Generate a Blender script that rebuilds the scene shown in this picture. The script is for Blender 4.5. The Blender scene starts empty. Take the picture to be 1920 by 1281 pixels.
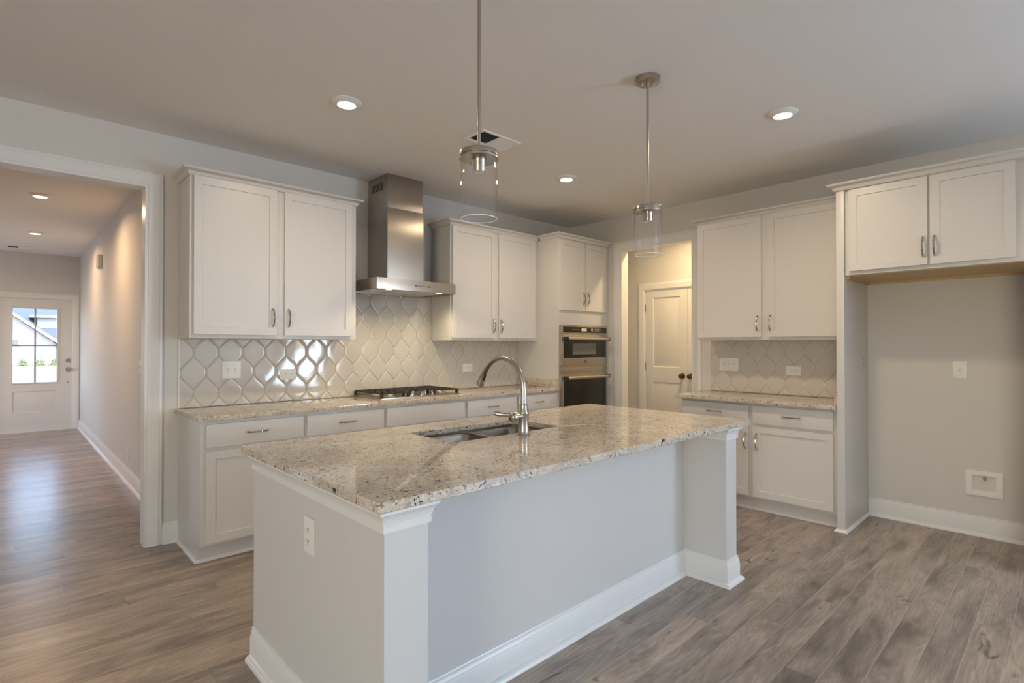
import bpy, bmesh, math, random
from mathutils import Vector, Matrix

S = bpy.context.scene
COL = S.collection
PI = math.pi

# ------------------------------------------------------------------ camera
YB, XR, CEIL = 4.2042, 4.9257, 2.743          # range wall plane, right wall plane, ceiling height
ZC = 0.897                                     # worktop height
cam_d = bpy.data.cameras.new('camera')
cam = bpy.data.objects.new('camera', cam_d); COL.objects.link(cam)
cam.location = (0, 0, 1.3245)
cam.rotation_euler = (PI / 2 + 0.0075, 0, -0.7592)
cam_d.sensor_width = 36.0
cam_d.lens = 36.0 * 1000.7 / 1920.0
cam_d.clip_start = 0.05
S.camera = cam

# ------------------------------------------------------------------ world, sun, daylight, exposure
W = bpy.data.worlds.new('world'); S.world = W; W.use_nodes = True
wn = W.node_tree.nodes; wl = W.node_tree.links
sky = wn.new('ShaderNodeTexSky'); sky.sky_type = 'NISHITA'
sky.sun_disc = False; sky.sun_elevation = math.radians(48); sky.sun_rotation = math.radians(200)
sky.air_density = 1.0; sky.dust_density = 1.2
wn['Background'].inputs['Strength'].default_value = 1.2
wl.new(sky.outputs[0], wn['Background'].inputs['Color'])


def lamp(name, kind, loc, rot, energy, color, **kw):
    d = bpy.data.lights.new(name, kind); d.energy = energy; d.color = color
    for k, v in kw.items(): setattr(d, k, v)
    o = bpy.data.objects.new(name, d); COL.objects.link(o); o.location = loc; o.rotation_euler = rot
    return o


lamp('sun', 'SUN', (0, -10, 20), (math.radians(42), 0, math.radians(-18)), 3.2, (1.0, 0.95, 0.88), angle=0.01)
DAY = (0.80, 0.90, 1.0)
# daylight and ground glow at right and hall windows; side lamps are added fill
lamp('added_side_fill', 'AREA', (-4.62, -1.4, 1.35), (PI / 2, 0, -PI / 2), 10, DAY, shape='RECTANGLE', size=1.7, size_y=1.9)  # added fill lamp at an assumed, unseen left window
lamp('added_side_up_fill', 'AREA', (-4.66, -1.4, 1.05), (PI / 2 + 0.75, 0, -PI / 2), 108, (1.0, 0.85, 0.60), shape='RECTANGLE', size=1.7, size_y=1.3)  # added fill, tilted up to brighten the ceiling on the left
lamp('ground_glow_right_window', 'AREA', (XR + 0.20, -3.8, 1.2), (PI / 2 + 0.75, 0, PI / 2), 285, (0.56, 0.74, 1.0), shape='RECTANGLE', size=2.1, size_y=1.8, specular_factor=0.4)
lamp('daylight_hall_window', 'AREA', (-2.62, 9.6, 1.35), (PI / 2, 0, -PI / 2), 15, (0.80, 0.82, 1.0), shape='RECTANGLE', size=1.6, size_y=1.9)
S.view_settings.view_transform = 'Standard'
S.view_settings.look = 'None'
S.view_settings.gamma = 1.0
S.view_settings.use_curve_mapping = False
S.view_settings.exposure = 0.17
S.cycles.use_denoising = True
S.cycles.max_bounces = 8
S.cycles.diffuse_bounces = 5
S.cycles.sample_clamp_indirect = 6.0
S.cycles.caustics_reflective = False
S.cycles.caustics_refractive = False


# ------------------------------------------------------------------ materials
def mat(name, color=(0.8, 0.8, 0.8), rough=0.5, metal=0.0, **kw):
    m = bpy.data.materials.new(name); m.use_nodes = True
    b = m.node_tree.nodes['Principled BSDF']
    b.inputs['Base Color'].default_value = (*color, 1)
    b.inputs['Roughness'].default_value = rough
    b.inputs['Metallic'].default_value = metal
    for k, v in kw.items(): b.inputs[k].default_value = v
    return m


class N:
    """small helper to wire node trees"""
    def __init__(s, m): s.t = m.node_tree; s.n = s.t.nodes; s.b = s.n['Principled BSDF']
    def add(s, typ, **kw):
        n = s.n.new(typ)
        for k, v in kw.items():
            if k.startswith('i_'): n.inputs[k[2:].replace('_', ' ')].default_value = v
            else: setattr(n, k, v)
        return n
    def link(s, a, b): s.t.links.new(a, b)
    def math(s, op, a, b=None, c=None):
        n = s.n.new('ShaderNodeMath'); n.operation = op
        for i, x in enumerate((a, b, c)):
            if x is None: continue
            if isinstance(x, (int, float)): n.inputs[i].default_value = x
            else: s.link(x, n.inputs[i])
        return n.outputs[0]
    def ramp(s, fac, stops):
        n = s.n.new('ShaderNodeValToRGB'); e = n.color_ramp.elements
        while len(e) < len(stops): e.new(0.5)
        for el, (p, c) in zip(e, stops): el.position = p; el.color = (*c, 1) if len(c) == 3 else c
        s.link(fac, n.inputs[0]); return n.outputs[0]
    def mix(s, fac, a, b, mode='MIX'):
        n = s.n.new('ShaderNodeMix'); n.data_type = 'RGBA'; n.blend_type = mode
        for sock, x in ((n.inputs[0], fac), (n.inputs[6], a), (n.inputs[7], b)):
            if isinstance(x, (int, float)): sock.default_value = x
            elif isinstance(x, tuple): sock.default_value = (*x, 1)
            else: s.link(x, sock)
        return n.outputs[2]
    def noise(s, vec, scale, detail=3, rough=0.55, dist=0.0):
        n = s.n.new('ShaderNodeTexNoise'); n.inputs['Scale'].default_value = scale; n.inputs['Detail'].default_value = detail
        n.inputs['Roughness'].default_value = rough; n.inputs['Distortion'].default_value = dist
        s.link(vec, n.inputs['Vector']); return n.outputs['Fac']
    def pos(s): return s.n.new('ShaderNodeNewGeometry').outputs['Position']
    def bump(s, h, strength, dist=0.01):
        n = s.n.new('ShaderNodeBump'); n.inputs['Strength'].default_value = strength; n.inputs['Distance'].default_value = dist
        s.link(h, n.inputs['Height']); s.link(n.outputs[0], s.b.inputs['Normal'])


def paint(name, color, rough, bump=0.06, scale=220):
    m = mat(name, color, rough); w = N(m); p = w.pos()
    v = w.noise(p, 1.3, 2)
    dark = tuple(c * 0.97 for c in color)
    w.link(w.mix(v, dark, color), w.b.inputs['Base Color'])
    if bump: w.bump(w.noise(p, scale, 2), bump, 0.002)
    return m


M = {}
M['wall'] = paint('wall_paint', (0.71, 0.685, 0.645), 0.75)
M['ceil'] = paint('ceiling_paint', (0.85, 0.83, 0.80), 0.85, 0.12, 140)
M['cab'] = paint('cabinet_paint', (0.695, 0.68, 0.66), 0.34, 0.015, 300)
M['trim'] = paint('trim_paint', (0.82, 0.815, 0.80), 0.28, 0.0)
M['door'] = paint('door_paint', (0.76, 0.74, 0.70), 0.4, 0.0)
M['plastic'] = mat('white_plastic', (0.85, 0.84, 0.80), 0.35)
M['plastic_dim'] = mat('ivory_plastic', (0.72, 0.70, 0.66), 0.35)
M['dark'] = mat('dark_slot', (0.02, 0.02, 0.02), 0.6)
M['muntin'] = mat('grey_muntin', (0.42, 0.41, 0.40), 0.5)
M['iron'] = mat('cast_iron', (0.035, 0.03, 0.027), 0.6)
M['nickel'] = mat('brushed_nickel', (0.46, 0.42, 0.37), 0.30, 1.0)
M['chrome'] = mat('polished_nickel', (0.50, 0.47, 0.43), 0.10, 1.0)
M['bronze'] = mat('aged_bronze', (0.16, 0.12, 0.085), 0.32, 1.0)
M['rubber'] = mat('black_rubber', (0.02, 0.02, 0.02), 0.5)
M['blackglass'] = mat('black_glass', (0.012, 0.014, 0.014), 0.03)
M['screen'] = mat('display_window', (0.16, 0.165, 0.155), 0.06)  # grey lifted to stand in for the reflection in the microwave window
M['tan'] = mat('raw_plywood', (0.62, 0.46, 0.24), 0.6)
M['grout'] = mat('grout', (0.74, 0.70, 0.64), 0.8)
M['brass'] = mat('brass', (0.55, 0.42, 0.2), 0.3, 1.0)
M['siding'] = mat('white_siding', (0.34, 0.35, 0.365), 0.6)
M['shingle'] = mat('blue_grey_shingles', (0.10, 0.125, 0.15), 0.8)
M['mesh_filter'] = mat('filter_metal', (0.62, 0.57, 0.47), 0.45, 0.9)


M['steel'] = mat('brushed_steel', (0.52, 0.48, 0.43), 0.30, 1.0)
M['steel_v'] = mat('satin_steel', (0.46, 0.42, 0.37), 0.34, 1.0, Anisotropic=0.85)
w_ = N(M['steel_v']); tg_ = w_.add('ShaderNodeTangent', direction_type='RADIAL', axis='Z'); w_.link(tg_.outputs[0], w_.b.inputs['Tangent'])
M['sink'] = mat('sink_steel', (0.31, 0.27, 0.225), 0.32, 1.0)


def emit(name, color, strength):
    m = mat(name, (0, 0, 0), 0.5)
    b = m.node_tree.nodes['Principled BSDF']
    b.inputs['Emission Color'].default_value = (*color, 1); b.inputs['Emission Strength'].default_value = strength
    return m


M['lens'] = emit('lit_lens', (1.0, 0.86, 0.68), 14.0)
M['hoodlens'] = emit('lit_hood_lens', (1.0, 0.90, 0.66), 9.0)


def pane_glass(name, edge):
    m = bpy.data.materials.new(name); m.use_nodes = True
    t = m.node_tree; t.nodes.remove(t.nodes['Principled BSDF'])
    tr = t.nodes.new('ShaderNodeBsdfTransparent'); gl = t.nodes.new('ShaderNodeBsdfGlossy'); gl.inputs['Roughness'].default_value = 0.0
    lw = t.nodes.new('ShaderNodeLayerWeight'); lw.inputs['Blend'].default_value = 0.5
    pw = t.nodes.new('ShaderNodeMath'); pw.operation = 'POWER'; pw.inputs[1].default_value = 4.5; t.links.new(lw.outputs['Facing'], pw.inputs[0])
    fr = t.nodes.new('ShaderNodeMath'); fr.operation = 'MULTIPLY_ADD'; fr.inputs[1].default_value = edge; fr.inputs[2].default_value = 0.022; t.links.new(pw.outputs[0], fr.inputs[0])
    mx = t.nodes.new('ShaderNodeMixShader')
    t.links.new(fr.outputs[0], mx.inputs[0]); t.links.new(tr.outputs[0], mx.inputs[1]); t.links.new(gl.outputs[0], mx.inputs[2])
    t.links.new(mx.outputs[0], t.nodes['Material Output'].inputs[0])
    return m


M['pane'] = pane_glass('window_glass', 0.5)
M['glass'] = pane_glass('clear_shade_glass', 0.95)
M['rim'] = mat('painted_rim_highlight', (0.86, 0.88, 0.86), 0.25)  # near-white colour stands in for light refracted at the glass rim


def granite():
    m = mat('speckled_granite', rough=0.08); w = N(m); p = w.pos()
    big = w.noise(p, 7, 3)
    base = w.mix(w.ramp(big, [(0.38, (0, 0, 0)), (0.62, (1, 1, 1))]), (0.56, 0.48, 0.385), (0.68, 0.61, 0.525))
    mid = w.noise(p, 60, 3, 0.6)
    base = w.mix(w.ramp(mid, [(0.52, (0, 0, 0)), (0.64, (0.75, 0.75, 0.75))]), base, (0.43, 0.375, 0.31))
    cr = w.noise(p, 85, 2, 0.5)
    base = w.mix(w.ramp(cr, [(0.57, (0, 0, 0)), (0.64, (0.7, 0.7, 0.7))]), base, (0.79, 0.75, 0.68))
    fl = w.noise(p, 70, 2, 0.45, 0.6)
    base = w.mix(w.ramp(fl, [(0.625, (0, 0, 0)), (0.645, (0.7, 0.7, 0.7))]), base, (0.16, 0.135, 0.115))
    mp = w.add('ShaderNodeMapping'); w.link(p, mp.inputs[0]); mp.inputs['Location'].default_value = (7, 3, 5)
    f2 = w.noise(mp.outputs[0], 44, 2, 0.5, 0.8)
    base = w.mix(w.ramp(f2, [(0.655, (0, 0, 0)), (0.68, (1, 1, 1))]), base, (0.035, 0.032, 0.034))
    f3 = w.noise(mp.outputs[0], 110, 2, 0.5)
    base = w.mix(w.ramp(f3, [(0.64, (0, 0, 0)), (0.68, (0.8, 0.8, 0.8))]), base, (0.22, 0.14, 0.095))
    w.link(base, w.b.inputs['Base Color'])
    return m


M['granite'] = granite()


def tile_mat():
    m = mat('glazed_tile', (0.60, 0.56, 0.505), 0.07); w = N(m)
    return m


M['tile'] = tile_mat()


def wood_floor():
    m = mat('grey_brown_plank_floor', rough=0.3); w = N(m)
    sp = w.add('ShaderNodeSeparateXYZ'); w.link(w.pos(), sp.inputs[0])
    x, y = sp.outputs[0], sp.outputs[1]
    PW, PL = 0.125, 1.22
    v = w.math('DIVIDE', w.math('SUBTRACT', y, 0.583), PW)
    row = w.math('FLOOR', v); fy = w.math('FRACT', v)
    wr = w.add('ShaderNodeTexWhiteNoise', noise_dimensions='1D'); w.link(row, wr.inputs['W'])
    u = w.math('ADD', w.math('DIVIDE', x, PL), w.math('MULTIPLY', wr.outputs['Value'], 7.31))
    colm = w.math('FLOOR', u); fx = w.math('FRACT', u)
    pid = w.math('ADD', w.math('MULTIPLY', row, 17.17), w.math('MULTIPLY', colm, 3.71))
    wp = w.add('ShaderNodeTexWhiteNoise', noise_dimensions='1D'); w.link(pid, wp.inputs['W'])
    rnd = wp.outputs['Value']
    cb = w.add('ShaderNodeCombineXYZ')
    w.link(w.math('MULTIPLY', x, 1.9), cb.inputs[0]); w.link(w.math('MULTIPLY', y, 9.0), cb.inputs[1]); w.link(w.math('MULTIPLY', rnd, 40.0), cb.inputs[2])
    g1 = w.noise(cb.outputs[0], 1.0, 4, 0.58, 0.8)
    cb2 = w.add('ShaderNodeCombineXYZ')
    w.link(w.math('MULTIPLY', x, 4.0), cb2.inputs[0]); w.link(w.math('MULTIPLY', y, 110.0), cb2.inputs[1]); w.link(w.math('MULTIPLY', rnd, 91.0), cb2.inputs[2])
    g2 = w.noise(cb2.outputs[0], 1.0, 3, 0.6, 0.7)
    # cathedral rings
    cb3 = w.add('ShaderNodeCombineXYZ')
    w.link(w.math('MULTIPLY', x, 1.1), cb3.inputs[0]); w.link(w.math('MULTIPLY', y, 8.0), cb3.inputs[1]); w.link(w.math('MULTIPLY', rnd, 23.0), cb3.inputs[2])
    g3 = w.noise(cb3.outputs[0], 1.0, 2, 0.4, 0.4)
    ring = w.math('ABSOLUTE', w.math('SUBTRACT', w.math('FRACT', w.math('MULTIPLY', g3, 20.0)), 0.5))
    col = w.ramp(g1, [(0.30, (0.150, 0.126, 0.108)), (0.43, (0.30, 0.252, 0.215)), (0.56, (0.41, 0.345, 0.295)), (0.72, (0.54, 0.445, 0.355))])
    col = w.mix(w.math('MULTIPLY', ring, 0.6), col, (0.125, 0.10, 0.084))
    col = w.mix(w.ramp(g2, [(0.45, (0, 0, 0)), (0.78, (0.48, 0.48, 0.48))]), col, (0.15, 0.125, 0.108))
    tint = w.ramp(rnd, [(0.0, (0.80, 0.81, 0.84)), (0.3, (1.08, 1.05, 1.02)), (0.55, (0.90, 0.90, 0.91)), (0.8, (1.24, 1.19, 1.12)), (1.0, (0.94, 0.93, 0.93))])
    col = w.mix(1.0, col, tint, 'MULTIPLY')
    # knots and mineral streaks
    cb4 = w.add('ShaderNodeCombineXYZ')
    w.link(w.math('MULTIPLY', x, 5.0), cb4.inputs[0]); w.link(w.math('MULTIPLY', y, 16.0), cb4.inputs[1]); w.link(w.math('MULTIPLY', rnd, 57.0), cb4.inputs[2])
    kn = w.noise(cb4.outputs[0], 1.0, 3, 0.5, 1.2)
    col = w.mix(w.ramp(kn, [(0.66, (0, 0, 0)), (0.76, (0.75, 0.75, 0.75))]), col, (0.055, 0.046, 0.042))
    # seams
    dy = w.math('MULTIPLY', w.math('MINIMUM', fy, w.math('SUBTRACT', 1.0, fy)), PW)
    dx = w.math('MULTIPLY', w.math('MINIMUM', fx, w.math('SUBTRACT', 1.0, fx)), PL)
    sy = w.math('LESS_THAN', dy, 0.0014); sx = w.math('LESS_THAN', dx, 0.0012)
    col = w.mix(w.math('MULTIPLY', sy, 0.62), col, (0.54, 0.46, 0.385))
    col = w.mix(w.math('MULTIPLY', sx, 0.6), col, (0.07, 0.06, 0.05))
    w.link(col, w.b.inputs['Base Color'])
    w.link(w.math('MULTIPLY_ADD', g2, 0.16, 0.22), w.b.inputs['Roughness'])
    w.bump(w.math('SUBTRACT', w.math('MULTIPLY', g2, 0.5), sy), 0.07, 0.0015)
    return m


M['floor'] = wood_floor()


def lawn_mat():
    m = mat('dry_lawn', rough=0.9); w = N(m); p = w.pos()
    w.link(w.ramp(w.noise(p, 3, 5), [(0.3, (0.20, 0.155, 0.10)), (0.7, (0.29, 0.235, 0.165))]), w.b.inputs['Base Color'])
    return m


M['lawn'] = lawn_mat()
M['leaf'] = mat('shrub_leaf', (0.16, 0.22, 0.06), 0.7)


# ------------------------------------------------------------------ geometry helpers
class F:
    """a wall frame: s runs along the wall, n points out of it into the room"""
    def __init__(f, o, s, n): f.o = Vector((o[0], o[1], 0)); f.s = Vector((s[0], s[1], 0)); f.n = Vector((n[0], n[1], 0))
    def __call__(f, s, n, z): return f.o + f.s * s + f.n * n + Vector((0, 0, z))
    def d(f, s, n, z): return f.s * s + f.n * n + Vector((0, 0, z))


FB = F((0, YB), (1, 0), (0, -1))            # range wall
FR = F((XR, 0), (0, 1), (-1, 0))            # right wall
FW = F((0, 0), (1, 0), (0, 1))              # plain world: s = x, n = y


class MB:
    def __init__(s): s.bm = bmesh.new()
    def box(s, f, a, b, c, d, e, g, bev=0.0):
        """s a..b, n c..d, z e..g"""
        t = bmesh.new()
        v = [t.verts.new(f(x, y, z)) for z in (e, g) for (x, y) in ((a, c), (b, c), (b, d), (a, d))]
        for q in ((0, 1, 2, 3), (4, 5, 6, 7), (0, 1, 5, 4), (1, 2, 6, 5), (2, 3, 7, 6), (3, 0, 4, 7)):
            t.faces.new([v[i] for i in q])
        bmesh.ops.recalc_face_normals(t, faces=t.faces)
        if bev: bmesh.ops.bevel(t, geom=t.edges[:], offset=bev, segments=2, affect='EDGES', profile=0.7)
        s.merge(t); return s
    def merge(s, t):
        mp = {}
        for v in t.verts: mp[v] = s.bm.verts.new(v.co)
        for fc in t.faces:
            try: nf = s.bm.faces.new([mp[v] for v in fc.verts]); nf.smooth = fc.smooth
            except ValueError: pass
        t.free()
    def rings(s, rings, closed_path=False, cap=True, smooth=True):
        t = bmesh.new()
        R = [[t.verts.new(p) for p in r] for r in rings]
        n = len(R[0]); m = len(R)
        for i in range(m if closed_path else m - 1):
            A, B = R[i], R[(i + 1) % m]
            for j in range(n):
                f = t.faces.new((A[j], A[(j + 1) % n], B[(j + 1) % n], B[j])); f.smooth = smooth
        if cap and not closed_path:
            t.faces.new(R[0]); t.faces.new(R[-1])
        bmesh.ops.recalc_face_normals(t, faces=t.faces)
        s.merge(t); return s
    def sweep(s, prof, path, bdir, side=1, smooth=False, cap=True):
        """mitred moulding: prof of (a, b): a sideways from the path in its plane, b along bdir"""
        P = [Vector(p) for p in path]; bd = Vector(bdir).normalized(); R = []
        for i, p in enumerate(P):
            ns = []
            if i > 0: ns.append(bd.cross((P[i] - P[i - 1]).normalized()) * side)
            if i < len(P) - 1: ns.append(bd.cross((P[i + 1] - P[i]).normalized()) * side)
            if len(ns) == 2:
                m = (ns[0] + ns[1]).normalized(); m = m / max(0.2, m.dot(ns[0]))
            else: m = ns[0]
            R.append([p + m * a + bd * b for a, b in prof])
        return s.rings(R, cap=cap, smooth=smooth)
    def tube(s, pts, r, seg=12, flat=None, cap=True):
        """round bar along points; r a number or a list; flat = (axis vector, factor) squashes it"""
        P = [Vector(p) for p in pts]; R = []; prev = None
        for i, p in enumerate(P):
            t = (P[min(i + 1, len(P) - 1)] - P[max(i - 1, 0)]).normalized()
            if prev is None:
                a = Vector((0, 0, 1)) if abs(t.z) < 0.9 else Vector((1, 0, 0))
                u = t.cross(a).normalized()
            else: u = (prev - t * prev.dot(t)).normalized()
            prev = u; w = t.cross(u); rr = r[i] if isinstance(r, (list, tuple)) else r
            R.append([p + u * math.cos(2 * PI * k / seg) * rr + w * math.sin(2 * PI * k / seg) * rr for k in range(seg)])
        return s.rings(R, cap=cap)
    def lathe(s, prof, axis_o, axis=(0, 0, 1), seg=32, cap=False, closed=False):
        """prof of (radius, height) about an axis"""
        o = Vector(axis_o); z = Vector(axis).normalized()
        a = Vector((1, 0, 0)) if abs(z.x) < 0.9 else Vector((0, 1, 0))
        x = (a - z * a.dot(z)).normalized(); y = z.cross(x)
        R = [[o + z * h + (x * math.cos(2 * PI * k / seg) + y * math.sin(2 * PI * k / seg)) * max(r, 1e-5) for k in range(seg)] for r, h in prof]
        return s.rings(R, closed_path=closed, cap=cap)
    def poly(s, f, pts, n0, n1):
        """prism: outline pts (s, z) from n0 to n1"""
        return s.rings([[f(a, n0, b) for a, b in pts], [f(a, n1, b) for a, b in pts]], smooth=False)
    def build(s, name, m, parent=None, at=None, sharp=True):
        me = bpy.data.meshes.new(name)
        base = Vector(at) if at is not None else (parent_base(parent) if parent else Vector((0, 0, 0)))
        for v in s.bm.verts: v.co -= base
        s.bm.to_mesh(me); s.bm.free()
        me.materials.append(M[m] if isinstance(m, str) else m)
        if sharp:
            try: me.set_sharp_from_angle(angle=math.radians(38))
            except Exception: pass
        o = bpy.data.objects.new(name, me); COL.objects.link(o)
        if parent: o.parent = parent
        else: o.location = base
        return o


def parent_base(p):
    b = Vector(p.location)
    while p.parent: p = p.parent; b += Vector(p.location)
    return b


def tag(o, label, cat, group=None):
    o['label'] = label; o['category'] = cat
    if group: o['group'] = group
    return o


def thing(name, loc, label, cat, group=None):
    o = bpy.data.objects.new(name, None); COL.objects.link(o); o.location = loc; o.empty_display_size = 0.1
    return tag(o, label, cat, group)


def struct(o): o['kind'] = 'structure'; return o


def copy_tree(o, parent=None):
    c = o.copy(); COL.objects.link(c)
    if parent: c.parent = parent
    for ch in [x for x in o.children]: copy_tree(ch, c)
    return c


# ------------------------------------------------------------------ the room shell
WT = 0.115
HX, HY0, HY1 = 0.868, 5.40, 11.0               # hall: right wall plane, its near end, entry wall
OPL, OPR, OPZ = -0.95, 0.68, 2.387             # hall opening in the range wall
PX = XR + 1.0                                   # pantry hall far wall
PY0, PY1 = 2.587, 3.45                          # opening in the right wall
RX0, RY0 = -4.5, -5.5

struct(MB().box(FW, RX0 - .2, PX + .3, RY0 - .2, HY1 + .2, -0.08, 0.0).build('floor', 'floor'))
struct(MB().box(FW, RX0 - .2, PX + .3, RY0 - .2, HY1 + .2, CEIL, CEIL + 0.1).build('ceiling', 'ceil'))
b = MB()
b.box(FW, RX0, OPL, YB, YB + WT, 0, CEIL); b.box(FW, OPL, OPR, YB, YB + WT, OPZ, CEIL); b.box(FW, OPR, XR + WT, YB, YB + WT, 0, CEIL)
struct(b.build('wall_back', 'wall'))
b = MB()
b.box(FW, XR, XR + WT, RY0, -4.9, 0, CEIL); b.box(FW, XR, XR + WT, -2.7, PY0, 0, CEIL); b.box(FW, XR, XR + WT, -4.9, -2.7, 0, .35); b.box(FW, XR, XR + WT, -4.9, -2.7, 2.52, CEIL); b.box(FW, XR, XR + WT, PY0, PY1, OPZ, CEIL); b.box(FW, XR, XR + WT, PY1, YB, 0, CEIL)
struct(b.build('wall_right', 'wall'))
# living room behind the camera, with one window in its right wall and one in its left
struct(MB().box(FW, RX0, XR + WT, RY0 - WT, RY0, 0, CEIL).build('wall_rear', 'wall'))
b = MB(); b.box(FW, RX0 - WT, RX0, RY0, -2.3, 0, CEIL); b.box(FW, RX0 - WT, RX0, -0.5, YB, 0, CEIL)
b.box(FW, RX0 - WT, RX0, -2.3, -0.5, 0, 0.35); b.box(FW, RX0 - WT, RX0, -2.3, -0.5, 2.35, CEIL)
struct(b.build('wall_left', 'wall'))
# hall and pantry passage walls
b = MB(); b.box(FW, HX, HX + .12, HY0 + .12, HY1, 0, CEIL); b.box(FW, HX, 2.4, HY0, HY0 + .12, 0, CEIL)
struct(b.build('wall_hall_right', 'wall'))
struct(MB().box(FW, 2.4, 2.5, YB + WT, HY0 + .12, 0, CEIL).build('wall_corridor', 'wall'))
b = MB(); b.box(FW, -2.6, -2.5, YB + WT, 8.75, 0, CEIL); b.box(FW, -2.6, -2.5, 10.45, HY1, 0, CEIL)
b.box(FW, -2.6, -2.5, 8.75, 10.45, 0, .35); b.box(FW, -2.6, -2.5, 8.75, 10.45, 2.35, CEIL)
struct(b.build('wall_hall_left', 'wall'))
EX0, EX1, EZ = -0.115, 0.777, 2.052            # entry door hole
b = MB(); b.box(FW, -2.6, EX0, HY1, HY1 + .15, 0, CEIL); b.box(FW, EX1, HX + .12, HY1, HY1 + .15, 0, CEIL); b.box(FW, EX0, EX1, HY1, HY1 + .15, EZ, CEIL)
struct(b.build('wall_entry', 'wall'))
b = MB(); D0, D1, DZ = 2.60, 3.785, 2.03
b.box(FW, PX, PX + .1, D1, 4.7, 0, CEIL); b.box(FW, PX, PX + .1, 2.1, D0, 0, CEIL); b.box(FW, PX, PX + .1, D0, D1, DZ, CEIL)
struct(b.build('wall_pantry_far', 'wall'))
b = MB(); b.box(FW, XR + WT, PX + .1, 4.6, 4.7, 0, CEIL); b.box(FW, XR + WT, PX + .1, 2.1, 2.2, 0, CEIL)
struct(b.build('wall_pantry_sides', 'wall'))

# ---- windows behind the camera
wi = 0
def room_window(f, s0, s1, depth, zt=2.35):
    global wi; wi += 1
    b = MB()
    for a, c in ((s0, s0 + .05), (s1 - .05, s1), ((s0 + s1) / 2 - .02, (s0 + s1) / 2 + .02)): b.box(f, a, c, -depth, -.02, .35, zt)
    for a, c in ((.35, .40), (zt - .05, zt), (1.33, 1.37)): b.box(f, s0 + .05, s1 - .05, -depth + .01, -.03, a, c)
    o = struct(b.build('window_%d' % wi, 'trim'))
    cs = [(0, 0), (0, .011), (.05, .015), (.075, .021), (.085, .02), (.085, 0)]
    c = MB(); c.sweep(cs, [f(s0, 0, .35), f(s0, 0, zt), f(s1, 0, zt), f(s1, 0, .35), f(s0, 0, .35)], f.n, side=WSIDE(f))
    c.build('casing', 'trim', o)
    return o
def WSIDE(f):
    # which sign makes 'a' point away from an opening whose path runs up, across +s, down
    return 1 if f.n.cross(Vector((0, 0, 1))).dot(f.s) < 0 else -1
FLEFT = F((RX0, 0), (0, 1), (1, 0)); FHL = F((-2.5, 0), (0, 1), (1, 0))
room_window(FLEFT, -2.3, -.5, .08); room_window(FR, -4.9, -2.7, .08, 2.52)
room_window(FHL, 8.75, 10.45, .08)

# ---- mouldings
CAS = [(0, 0), (0, .010), (.005, .014), (.045, .015), (.052, .019), (.060, .020), (.066, .016), (.078, .016), (.082, .012), (.082, 0)]
BASE = [(0, 0), (.034, 0), (.033, .008), (.028, .016), (.020, .021), (.014, .023), (.014, .100), (.012, .104), (.011, .108), (.009, .121), (.005, .125), (.006, .127), (.006, .133), (.004, .137), (0, .137)]
ti = 0
def casing(f, s0, s1, z1, z0=0.0, name=None):
    global ti; ti += 1
    b = MB(); b.sweep(CAS, [f(s0, 0, z0), f(s0, 0, z1), f(s1, 0, z1), f(s1, 0, z0)], f.n, side=WSIDE(f))
    return struct(b.build('trim_%d' % ti, 'trim'))
def jamb(f, s0, s1, z1, depth, th=.018):
    """lining of an opening, set a hair proud of the wall edges"""
    global ti; ti += 1
    b = MB()
    b.box(f, s0 - .002, s0 + th, -depth - .004, .006, 0, z1); b.box(f, s1 - th, s1 + .002, -depth - .004, .006, 0, z1)
    b.box(f, s0 + th, s1 - th, -depth - .004, .006, z1 - th, z1 + .002)
    return struct(b.build('trim_%d' % ti, 'trim'))
casing(FB, OPL, OPR, OPZ); jamb(FB, OPL, OPR, OPZ, WT)
FBB = F((0, YB + WT), (1, 0), (0, 1)); casing(FBB, OPL, OPR, OPZ)
casing(FR, PY0, PY1, OPZ); jamb(FR, PY0, PY1, OPZ, WT)
FP = F((PX, 0), (0, 1), (-1, 0)); casing(FP, D0, D1, DZ)
FE = F((0, HY1), (1, 0), (0, -1)); casing(FE, EX0, EX1, EZ)

def baseboard(name, pts, side):
    b = MB(); b.sweep(BASE, pts, (0, 0, 1), side=side)
    return struct(b.build('baseboard_' + name, 'trim'))
baseboard('range_wall', [(OPR + .082, YB, 0), (.853, YB, 0)], -1)
baseboard('fridge_nook', [(XR, 1.118, 0), (XR, .196, 0)], -1)
baseboard('right', [(XR, .135, 0), (XR, RY0, 0)], -1)
baseboard('hall_right', [(HX, HY1, 0), (HX, HY0, 0), (2.4, HY0, 0)], 1 if False else -1)
baseboard('entry', [(EX1 + .082, HY1, 0), (HX, HY1, 0)], -1)
baseboard('entry_left', [(-2.5, HY1, 0), (EX0 - .082, HY1, 0)], -1)
baseboard('pantry', [(PX, 4.6, 0), (PX, D1 + .082, 0)], -1)
baseboard('left', [(RX0, RY0, 0), (RX0, YB, 0), (OPL - .082, YB, 0)], -1)


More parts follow.
